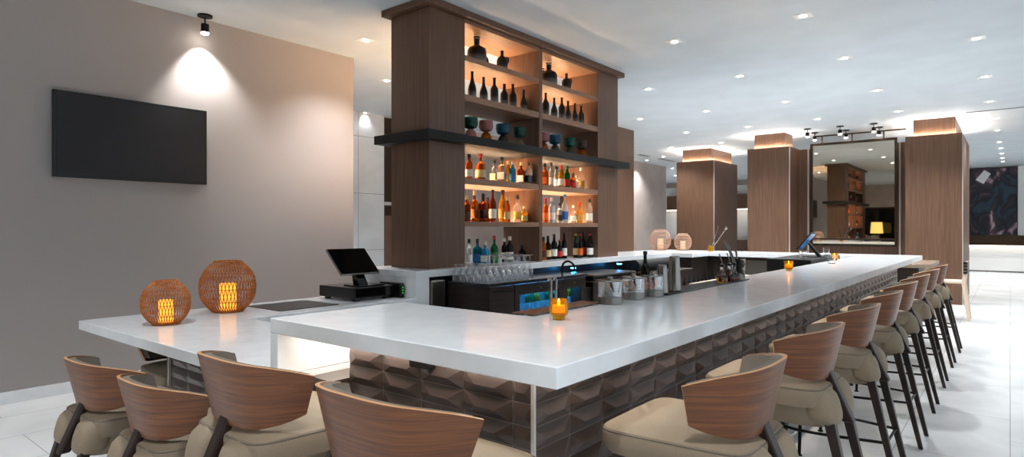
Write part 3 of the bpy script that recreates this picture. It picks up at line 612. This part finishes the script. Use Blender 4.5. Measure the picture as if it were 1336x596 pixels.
for q_ in (0,.042):
    b=bmesh.new(); tube(b,wire_round([(0,q_,0),(0,q_,.10),(0,q_+.003,.128),(.0,q_-.008,.146),(0,q_-.018,.135)],5),.006,8); obj('arm',b,'steel',t,True)
# syrup bottles with pourers
def pourbottle(px,py,m,label,r=.037,h=.135):
    x,y=atz(px,py,TOP+.01); t=thing('syrup_bottle',label,'bottle',(x,y,TOP+.0105),0,'syrup bottles with steel pourers')
    b=bmesh.new(); lathe(b,[(r*.8,0),(r,.01),(r*.98,.04),(r*.5,.07),(.012,.085),(.012,h*.8),(.014,h*.81)],20); obj('glass_body',b,'glass',t,True)
    b=bmesh.new(); lathe(b,[(r*.72,.004),(r*.9,.012),(r*.88,.038),(r*.4,.05)],18); obj('syrup',b,m,t,True)
    b=bmesh.new(); lathe(b,[(.014,h*.82),(.015,h*.93),(.006,h*.96)],12); obj('stopper',b,'black',t,True)
    b=bmesh.new(); tube(b,wire_round([(0,0,h*.95),(-.004,0,h+.02),(-.02,0,h+.06)],4),.004,8); obj('pour_spout',b,'steel',t,True)
pourbottle(942,369,'g_gold','round bottle of golden syrup on the mat end'); pourbottle(952,367,'g_darkamber','bottle of brown syrup beside the golden one'); pourbottle(958,366,'g_darkamber','dark syrup bottle beside the tool tin')
x,y=atz(960,366,TOP+.01); x-=.02;y+=.12
t=thing('tool_tin','patterned white and black tin of bar tools','tin',(x,y,TOP+.0105))
b=bmesh.new(); lathe(b,[(.04,0),(.042,.003),(.046,.15),(.043,.15),(.038,.01)],24); obj('tin',b,'marble_black',t,True)
for k,(dx,dy,l) in enumerate(((-.10,-.03,.27),(-.085,.0,.25),(-.03,.03,.20))):
    o=thing('bar_tool',['steel muddler leaning out of the patterned tin, leftmost','steel bar spoon leaning beside the muddler in the tin','short steel strainer handle in the patterned tin'][k],'bar tool',(x,y,TOP+.02),0,'bar tools in the patterned tin')
    b=bmesh.new(); tube(b,[(0,0,0),(dx*.6,dy*.6,l*.7),(dx,dy,l)],[.005,.006,.009],10); obj('shaft',b,'steel_brushed',o,True)
# diffuser jar on the far counter
x,y=atz(927,329,TOP); x,y=-3.4,10.0; x=atY(927,10.0)
t=thing('straw_jar','small amber jar of tall glass sticks on far counter','jar',(x,10.0,TOP+.0005))
b=bmesh.new(); lathe(b,[(.03,0),(.042,.005),(.042,.07),(.028,.10),(.026,.10),(.036,.07),(.036,.012)],18); obj('glass_jar',b,'amber_glass',t,True)
for k,(dx,dz) in enumerate(((.26,.38),(.13,.42),(-.06,.34))):
    b=bmesh.new(); tube(b,[(0,0,.015),(dx,0,dz)],.006,8)
    if k==0: lathe(b,[(.008,-.02),(.026,0),(.02,.03),(.004,.035)],12,(dx,0,dz))
    obj('stick',b,'steel',t,True)
# register tablet on the far bar
rb=thing('register_box','low black register box behind the far bar edge','register',(-1.97,8.2,0))
obj('box',B(-.24,.24,-.75,.75,.95,1.10),'black',rb,bevel=.006); obj('cabinet',B(-.22,.22,-.7,.7,0,.948),'dark_cabinet',rb)
x,y=-1.93,8.2
t=thing('tablet_register','tilted tablet with blue reflection painted on its back, on the black register box','tablet',(x,y,1.1005),0)
b=bmesh.new(); 
m=Matrix.Translation((-.02,0,.19))@Matrix.Rotation(math.radians(38),4,'Y')
def xf(bm,m): 
    for v in bm.verts: v.co=m@v.co
    return bm
obj('screen_body',xf(B(-.015,.0,-.13,.13,-.13,.13),m),'black',t,bevel=.004); obj('display',xf(B(.0005,.002,-.118,.118,-.118,.118),m),'reflection_blue',t)  # blue sheet is a reflection painted on the tablet's back
b=bmesh.new(); bar(b,(.13,0,.0),(0,0,.17),.05,.03,.06,.06); obj('stand_arm',b,'black',t,bevel=.004)
b=bmesh.new(); box(b,-.05,.2,-.09,.09,0,.008); obj('stand_foot',b,'black',t)
for px,lb in ((1037,'clear glass tumbler left of the tablet'),(1075,'clear glass tumbler right of the tablet'),(1085,'clear tumbler behind the farthest votive')):
    xx=-1.85 if px<1080 else -1.5; yy=atX(px,xx); zz=1.1005 if (xx<-1.7 and yy<8.9) else TOP+.0005
    if px==1037: yy=7.6
    if px==1075: yy=8.75
    t=thing('tumbler',lb,'glass',(xx,yy,zz),0,'tumblers near the tablet'); b=bmesh.new(); lathe(b,[(.03,0),(.035,.002),(.04,.1),(.038,.1),(.033,.008),(.001,.007)],20,cap=False); obj('glass_body',b,'glass',t,True)
# ------------------------------------------------------------------ till on the lower counter
t=thing('cash_register','black touch screen till on a flat cash drawer','till',(-4.42,3.20,LT+.0005),math.radians(0))
dx0,dx1,dy0,dy1=-.30,.26,-.16,.22
b=bmesh.new(); box(b,-.36,.12,-.42,.10,0,.004); 
mt=obj('till_mat',b,'black',None); mt.location=(-4.36,2.9,LT+.0005); tag(mt,'thin black mat lying before the till','mat')
obj('cash_drawer',B(-.38,.12,-.01,.42,.02,.115),'black',t,bevel=.004)
b=bmesh.new(); box(b,.121,.124,.01,.40,.03,.105); obj('drawer_front',b,'black_gloss',t)
b=bmesh.new(); box(b,-.34,-.30,.02,.06,0,.02); box(b,.06,.1,.02,.06,0,.02); box(b,-.34,-.30,.34,.38,0,.02); box(b,.06,.1,.34,.38,0,.02); obj('feet',b,'black',t)
obj('screen_base',B(-.12,.10,.06,.34,.1155,.130),'black_gloss',t,bevel=.004)
b=bmesh.new(); bar(b,(-.01,.16,.13),(-.03,.13,.27),.09,.04,.10,.09); obj('screen_neck',b,'black_gloss',t,bevel=.006)
m=Matrix.Translation((-.01,.08,.335))@Matrix.Rotation(math.radians(-46),4,'Y')@Matrix.Rotation(0,4,'Z')
obj('screen_frame',xf(B(-.012,.006,-.20,.20,-.15,.15),m),'steel_brushed',t,bevel=.004); obj('display',xf(B(.0065,.009,-.195,.195,-.145,.145),m),'black_gloss',t)
t=thing('receipt_printer','small black receipt printer beside the till drawer','printer',(-4.36,3.60,LT+.0005))
obj('body',B(-.16,.14,.035,.080,0,.135),'black',t,bevel=.012)
b=bmesh.new()
for k in range(3): box(b,.1405,.142,.055,.064,.04+k*.025,.047+k*.025)
mat('led_green','#30ff50',.5,emit='#40ff60',estr=.6); obj('indicator_light',b,'led_green',t)
# ------------------------------------------------------------------ lanterns
def lantern(x,y,z,R,Hh,m,cm,label,group,name='rattan_lantern'):
    t=thing(name,label,'lantern',(x,y,z+.0005),random.random(),group)
    def prof_(v):
        P=[.55,.80,.95,1.0,1.0,.94,.78,.50]; n=len(P)-1; i=min(int(v*n),n-1); f=v*n-i
        p1,p2=P[i],P[i+1]; p0=P[i-1] if i else 2*p1-p2; p3=P[i+2] if i+2<=n else 2*p2-p1
        return R*.5*(2*p1+(p2-p0)*f+(2*p0-5*p1+4*p2-p3)*f*f+(3*p1-p0-3*p2+p3)*f**3)
    b=bmesh.new(); N=50
    for fam in (-1,1):
        for k in range(N):
            a0=2*PI*k/N; pts=[]
            for j in range(25):
                v=j/24; r=prof_(v); a=a0+fam*v*.38
                pts.append((r*math.cos(a),r*math.sin(a),R*.016+v*(Hh-R*.032)))
            tube(b,pts,R*.0145,4)
    obj('woven_shade',b,m,t)
    b=bmesh.new()
    for v,rr in ((0,.025),(.22,.012),(.47,.010),(.72,.012),(1,.03)):
        r=prof_(v); tube(b,[(r*math.cos(2*PI*i/40),r*math.sin(2*PI*i/40),min(max(v*Hh,R*rr),Hh)) for i in range(40)],R*rr,6,closed=True)
    obj('hoop',b,m,t,True)
    b=bmesh.new(); lathe(b,[(R*.5,.004),(R*.5,.012)],24); obj('base_disc',b,m,t)
    b=bmesh.new(); lathe(b,[(R*.3,.0125),(R*.3,Hh*.55),(R*.26,Hh*.56)],24); obj('candle',b,cm,t,True)
    return t
lantern(-4.26,1.69,LT,.143,.28,'rattan','candle_lit','smaller orange rattan lantern with glowing candle, near counter edge','rattan lanterns')
lantern(-4.55,2.24,LT,.193,.375,'rattan','candle_lit','larger orange rattan lantern behind the smaller one','rattan lanterns')
lantern(-4.78,10.05,TOP,.178,.36,'rattan_pink','candle_pale','larger pale brown lantern on the far counter','pale lanterns')
lantern(-4.44,10.22,TOP,.145,.29,'rattan_pink','candle_pale','smaller pale brown lantern on the far counter','pale lanterns')
# ------------------------------------------------------------------ television and wall spot
def zx(px,py,X):
    r=(px-CX)/F; d=X/(-sn+r*cs); return H+d*(CY-py)/F
tx=WX+.06
y0,y1=atX(69,tx),atX(270,tx); z0,z1=zx(69,230,tx),zx(69,115.5,tx)
t=thing('television','large flat black television on the taupe wall','television',(0,0,0))
obj('frame',B(WX+.025,tx,y0,y1,z0,z1),'black',t,bevel=.004); obj('screen_glass',B(tx+.0005,tx+.003,y0+.025,y1-.025,z0+.035,z1-.025),'screen',t)
obj('wall_bracket',B(WX+.001,WX+.024,(y0+y1)/2-.3,(y0+y1)/2+.3,(z0+z1)/2-.2,(z0+z1)/2+.2),'black',t)
def spot_fixture(x,y,label,group=None,drop=.11,power=0,aim=None,r=.038):
    t=thing('ceiling_spotlight',label,'spotlight',(x,y,CZ-.0005),0,group)
    b=bmesh.new(); lathe(b,[(.07,-.018),(.07,0)],24); obj('canopy',b,'black_metal',t,True)
    b=bmesh.new(); tube(b,[(0,0,-.018),(0,0,-drop)],.008,8); obj('stem',b,'black_metal',t,True)
    b=bmesh.new(); lathe(b,[(r,-drop-.085),(r,-drop)],20); obj('lamp_head',b,'black_metal',t,True)
    b=bmesh.new(); lathe(b,[(r*.9,-drop-.10),(r*.95,-drop-.0855)],20); obj('lamp_lens',b,'lamp_face',t,True)
    if power:
        l=bpy.data.lights.new('spot_lamp','SPOT'); l.energy=power*1.3; l.spot_size=math.radians(95); l.spot_blend=.8; l.shadow_soft_size=.03; l.color=(1,.97,.93)
        lo=bpy.data.objects.new('spot_lamp',l); COL.objects.link(lo); lo.location=(x,y,CZ-drop-.13)
        if aim: lo.rotation_euler=(Vector(aim)-lo.location).to_track_quat('-Z','Y').to_euler()
sx_,sy_=atz(267.5,20,CZ)
spot_fixture(sx_,sy_,'black ceiling spotlight washing the taupe wall',None,.09,55,(WX,sy_+.1,2.3))
for k,(px,py) in enumerate(((1053.5,168),(1096,164.3),(1140,160.9),(1063,172.9),(1103.7,169.5),(1147,165.6))):
    x,y=atz(px,py,CZ); spot_fixture(x,y,f'small black ceiling spotlight before the mirror, {["left","middle","right"][k%3]} of the {"front" if k<3 else "rear"} row','spotlights before the mirror',.08)
# ------------------------------------------------------------------ downlights and slots
DL=[(880,54),(1047.5,20.5),(965.7,99),(846,116),(1101.7,75.4),(1274,49.7),(1284.7,99.9),(1143.8,117.6),(1025,132.4),(921.6,144.8),(835,155),(1067,155),(1171,145),(1291.5,132),(1297.5,154.5),(975.7,165),(895.5,172.5),(941,186),(876,192),(1301.5,169.7),(1304,185),(1306,193),(1307,200),(1308,206),(1308.5,210.5),(477,52),(505,105),(475,147),(865.4,204),(844,209),(846,215.5),(877.5,219.5),(858.7,226.8),(881,229),(863.4,234),(842,232)]
# a few more behind and beside the camera, seen only in the mirror and as light
DLx=[(-3.2,.9),(-.4,.6),(-3.2,-1.6),(-.4,-1.6),(2.6,.6),(2.6,-1.8),(2.6,3.4),(-5.4,-1.8),(5,1.5),(5,5)]
dl=None; nd=0
def spot(x,y,e):
    l=bpy.data.lights.new('downlight_lamp','SPOT'); l.energy=e; l.spot_size=math.radians(120); l.spot_blend=.9; l.shadow_soft_size=.06; l.color=(.98,.99,1)
    lo=bpy.data.objects.new('downlight_lamp',l); COL.objects.link(lo); lo.location=(x,y,CZ-.03)
for i,(x,y) in enumerate([atz(px,py,CZ) for px,py in DL]+DLx):
    if y>27: continue
    if dl is None:
        dl=thing('downlight','recessed square ceiling downlight in the white ceiling','downlight',(x,y,CZ-.0005),0,'recessed downlights in the ceiling')
        b=bmesh.new(); box(b,-.085,.085,-.085,.085,-.004,0); obj('trim',b,'white_paint',dl)
        b=bmesh.new(); lathe(b,[(.036,-.007),(.036,-.0045)],18); obj('lamp_lens',b,'lamp_face',dl)
    else: dup(dl,(x,y,CZ-.0005),0)
    spot(x,y,112)
for k,(p,q) in enumerate((((833.5,201.6),(846,204)),((858.7,207),(880.5,210.6)),((847.8,222),(868,224.6)))):
    a=atz(*p,CZ); c=atz(*q,CZ); x=(a[0]+c[0])/2
    o=obj('air_slot',B(x-.06,x+.06,min(a[1],c[1]),max(a[1],c[1]),CZ-.006,CZ+.0),'dark_steel',None); tag(o,['dark ceiling air slot nearest the wood panelled wall','dark ceiling air slot beside the left column','dark ceiling air slot farthest back on the left'][k],'air slot','ceiling air slots')
x,y=atz(1251,147.5,CZ); o=obj('ceiling_slot',B(x+.1,7,y,y+.05,CZ-.005,CZ-.0005),'dark_steel',None); tag(o,'long thin dark slot across the ceiling beside right column','air slot')
# ------------------------------------------------------------------ columns
def column(x0,x1,y0,y1,label,zt=3.27):
    t=thing('wood_column',label,'column',(0,0,0),0,'wood clad columns')
    obj('cladding',B(x0,x1,y0,y1,0,zt),'panel_wood',t); obj('upper_neck',B(x0+.12,x1-.12,y0+.12,y1-.12,zt+.001,CZ-.001),'panel_wood',t)
    obj('corner_trim',B(x1-.004,x1+.006,y0-.006,y0+.03,0,zt),'trim_white',t)
    b=bmesh.new(); a=.075
    for q in ((x0+a,x1-a,y0+a,y0+a+.02),(x0+a,x1-a,y1-a-.02,y1-a),(x0+a,x0+a+.02,y0+a,y1-a),(x1-a-.02,x1-a,y0+a,y1-a)): box(b,*q,zt+.001,zt+.008)
    obj('led_strip',b,'led_col',t)
YC=14.42
column(-7.13,-6.09,16.0,17.8,'leftmost brown wood column with glowing top')
column(-4.70,-3.79,YC,15.25,'middle brown wood column left of the mirror')
column(-1.62,-.70,YC,16.9,'right brown wood column beside the walkway')
sw=thing('mirror_wall_panel','wood panel wall behind the bronze mirror between columns','panel')
obj('cladding',B(-3.788,-1.622,15.25,15.4,0,3.27),'panel_wood',sw)
for px in (1054.5,1174): obj('edge_trim',B(atY(px,15.24)-.015,atY(px,15.24)+.015,15.235,15.249,0,3.27),'trim_white',sw)
mr=thing('wall_mirror','tall bronze framed mirror hung from a ceiling rail','mirror',(0,0,0))
mx0,mx1=atY(1057.5,15.1),atY(1171,15.1)
b=bmesh.new(); mz0,mz1=1.06,3.36; fw=.05
box(b,mx0,mx0+fw,15.06,15.12,mz0,mz1); box(b,mx1-fw,mx1,15.06,15.12,mz0,mz1); box(b,mx0+fw,mx1-fw,15.06,15.12,mz1-fw,mz1); box(b,mx0+fw,mx1-fw,15.06,15.12,mz0,mz0+fw*.4); box(b,mx0+fw,mx1-fw,15.06,15.12,1.20,1.235)
obj('frame',b,'bronze_frame',mr,bevel=.003)
obj('mirror_glass',B(mx0+fw*.5,mx1-fw*.5,15.09,15.10,mz0+.01,mz1-.03),'mirror_bronze',mr)
b=bmesh.new(); rz=3.52
for px in (1072.5,1111.6,1153): x=atY(px,15.09); tube(b,[(x,15.09,mz1-.001),(x,15.09,rz)],.014,8)
tube(b,[(mx0+.1,15.09,rz),(mx1+.15,15.09,rz)],.016,8); obj('hanging_rail',b,'bronze_frame',mr,True)
# ------------------------------------------------------------------ beyond the bar end: table, chair
t=thing('high_table','tan topped table beyond the end of the bar','table',(0,0,0))
obj('tabletop',B(-1.75,-.93,11.1,12.6,.85,.91),'tan_top',t,bevel=.004); obj('pedestal',B(-1.6,-1.1,11.4,12.3,0,.868),'dark_cabinet',t)
t=thing('wooden_chair','light wood chair with black woven strap back beside column','chair',(-.62,12.15,0),0)
for s in (-1,1):
    b=bmesh.new(); bar(b,(.12,s*.2,0),(.05,s*.2,.60),.04,.05); bar(b,(.05,s*.2,.60),(.09,s*.2,.93),.05,.03); obj('leg',b,'board',t,bevel=.004)
    b=bmesh.new(); bar(b,(-.33,s*.2,0),(-.30,s*.2,.58),.035,.045); obj('leg',b,'board',t,bevel=.004)
b=bmesh.new(); box(b,-.32,.07,-.22,.22,.58,.62); obj('seat',b,'board',t,bevel=.01)
b=bmesh.new()
for z in (.74,.79,.84,.89): box(b,.05,.10,-.235,.235,z,z+.035)
obj('backrest_strap',b,'black',t)
# ------------------------------------------------------------------ reception far right, painting, far left niche
pt=thing('abstract_painting','large dark abstract painting on the far wall','painting',(0,0,0))
def fy(px,Y): return atY(px,Y)
def zy(px,py,Y):
    r=(px-CX)/F; d=Y/(cs+r*sn); return H+d*(CY-py)/F
obj('canvas',B(fy(1262,27.4),fy(1327,27.4),27.36,27.44,zy(1300,306,27.4),zy(1300,219,27.4)),'painting',pt)
b=bmesh.new(); a0,a1=fy(1275,27.35),fy(1288,27.35); z0_,z1_=zy(1280,240,27.35),zy(1280,222,27.35)
vs=[b.verts.new((x,27.355,z)) for x,z in ((a0-.05,z0_+.15),(a0+.2,z1_),(a1+.1,z0_+.35),(a1-.1,z0_))]; b.faces.new(vs)
obj('white_brush_patch',b,'white_paint',pt)
b=bmesh.new(); box(b,fy(1258,27.4),fy(1262,27.4)-.0,27.3,27.49,0,zy(1300,213,27.3)); box(b,fy(1258,27.4),6,27.3,27.49,zy(1300,217,27.3),zy(1300,209,27.3)); box(b,fy(1328,27.4),fy(1336,27.4),27.3,27.49,0,zy(1300,217,27.3))
tag(obj('trim_2',b,'white_paint'),kind='structure')
rd=thing('reception_desk','long reception desk with brown band and glowing white front','desk',(0,0,0))
Yr=26.0
obj('upper_band',B(-1.6,5,Yr,Yr+.7,zy(1300,320,Yr),zy(1300,307,Yr)),'bronze_frame',rd)
obj('led_strip',B(-1.6,5,Yr+.06,Yr+.10,zy(1300,321.5,Yr),zy(1300,320.3,Yr)),'led_desk',rd)
obj('front_panel',B(-1.6,5,Yr+.12,Yr+.6,.04,zy(1300,320,Yr)-.001),'white_paint',rd)
Yf=27.42
dn=thing('display_niche','white framed display niche with green door panel, far left','display shelf',(0,0,0))
obj('door_panel',B(fy(852,Yf)+.01,fy(868,Yf)-.01,Yf,27.49,0,zy(860,250,Yf)-.01),'green_paint',dn)['label']='dark green door panel'
obj('frame',B(fy(846,Yf),fy(852,Yf),Yf-.02,27.49,0,zy(860,247,Yf)),'white_paint',dn); obj('frame',B(fy(852,Yf),fy(984,Yf),Yf-.02,27.49,zy(860,250,Yf),zy(860,246,Yf)),'white_paint',dn)
obj('back_panel',B(fy(868.5,Yf),fy(984,Yf),Yf,27.49,.9,zy(860,250,Yf)),'white_paint',dn)
obj('upper_cabinet',B(fy(870,Yf-.35),fy(984,Yf-.35),Yf-.35,Yf-.001,zy(875,274,Yf-.35),zy(875,256,Yf-.35)),'panel_wood',dn)
obj('led_strip',B(fy(870,Yf-.3),fy(984,Yf-.3),Yf-.3,Yf-.25,zy(875,274,Yf-.35)-.03,zy(875,274,Yf-.35)-.005),'led_desk',dn)
obj('counter',B(fy(868,Yf-.5),fy(984,Yf-.5),Yf-.5,Yf-.001,0,.95),'panel_wood',dn)
# tiled wall side niche with dark cabinet (seen left of the shelf tower)
nc=thing('dark_niche_cabinet','narrow dark wood niche beside the pale tiled wall','cabinet',(0,0,0))
obj('back',B(-9.5,-9.42,7.61,8.9,0,CZ),'bronze_frame',nc); obj('shelf',B(-9.41,-9.31,7.62,8.89,1.9,1.96),'trim_white',nc); obj('lower_doors',B(-9.41,-9.31,7.62,8.89,0,1.7),'panel_wood',nc)
struct('wall_tiled_far',B(-9.5,-9.3,8.91,20,0,CZ),'far_paint')
# lamp behind the camera that shows in the mirror
lp=thing('table_lamp','yellow shaded lamp standing behind the viewer, seen in mirror','lamp',(-4.95,-3.6,0))
b=bmesh.new(); lathe(b,[(.25,.0),(.25,.72)],24); obj('side_table',b,'dark_cabinet',lp)
b=bmesh.new(); lathe(b,[(.1,.721),(.1,.74),(.03,.8),(.05,1.0),(.02,1.15),(.02,1.2)],20); obj('lamp_base',b,'smoke_glass',lp,True)
b=bmesh.new(); lathe(b,[(.27,1.22),(.23,1.75)],28,cap=False); obj('lamp_shade',b,'shade_lit',lp,True)
# ------------------------------------------------------------------ light
w=bpy.data.worlds.new('world'); SC.world=w; w.use_nodes=True
w.node_tree.nodes['Background'].inputs[0].default_value=(.80,.90,1.0,1); w.node_tree.nodes['Background'].inputs[1].default_value=.6
SC.view_settings.view_transform='Standard'; SC.view_settings.look='None'; SC.view_settings.gamma=1; SC.view_settings.use_curve_mapping=False
SC.view_settings.exposure=1.0
SC.cycles.max_bounces=12; SC.cycles.diffuse_bounces=6; SC.cycles.glossy_bounces=5; SC.cycles.transmission_bounces=12; SC.cycles.transparent_max_bounces=12
SC.cycles.sample_clamp_indirect=6; SC.cycles.use_denoising=True; SC.cycles.caustics_refractive=False; SC.cycles.caustics_reflective=False
# remove placeholder empties that carry no parts
for o in list(bpy.data.objects):
    if o.type=='EMPTY' and not o.children: bpy.data.objects.remove(o)
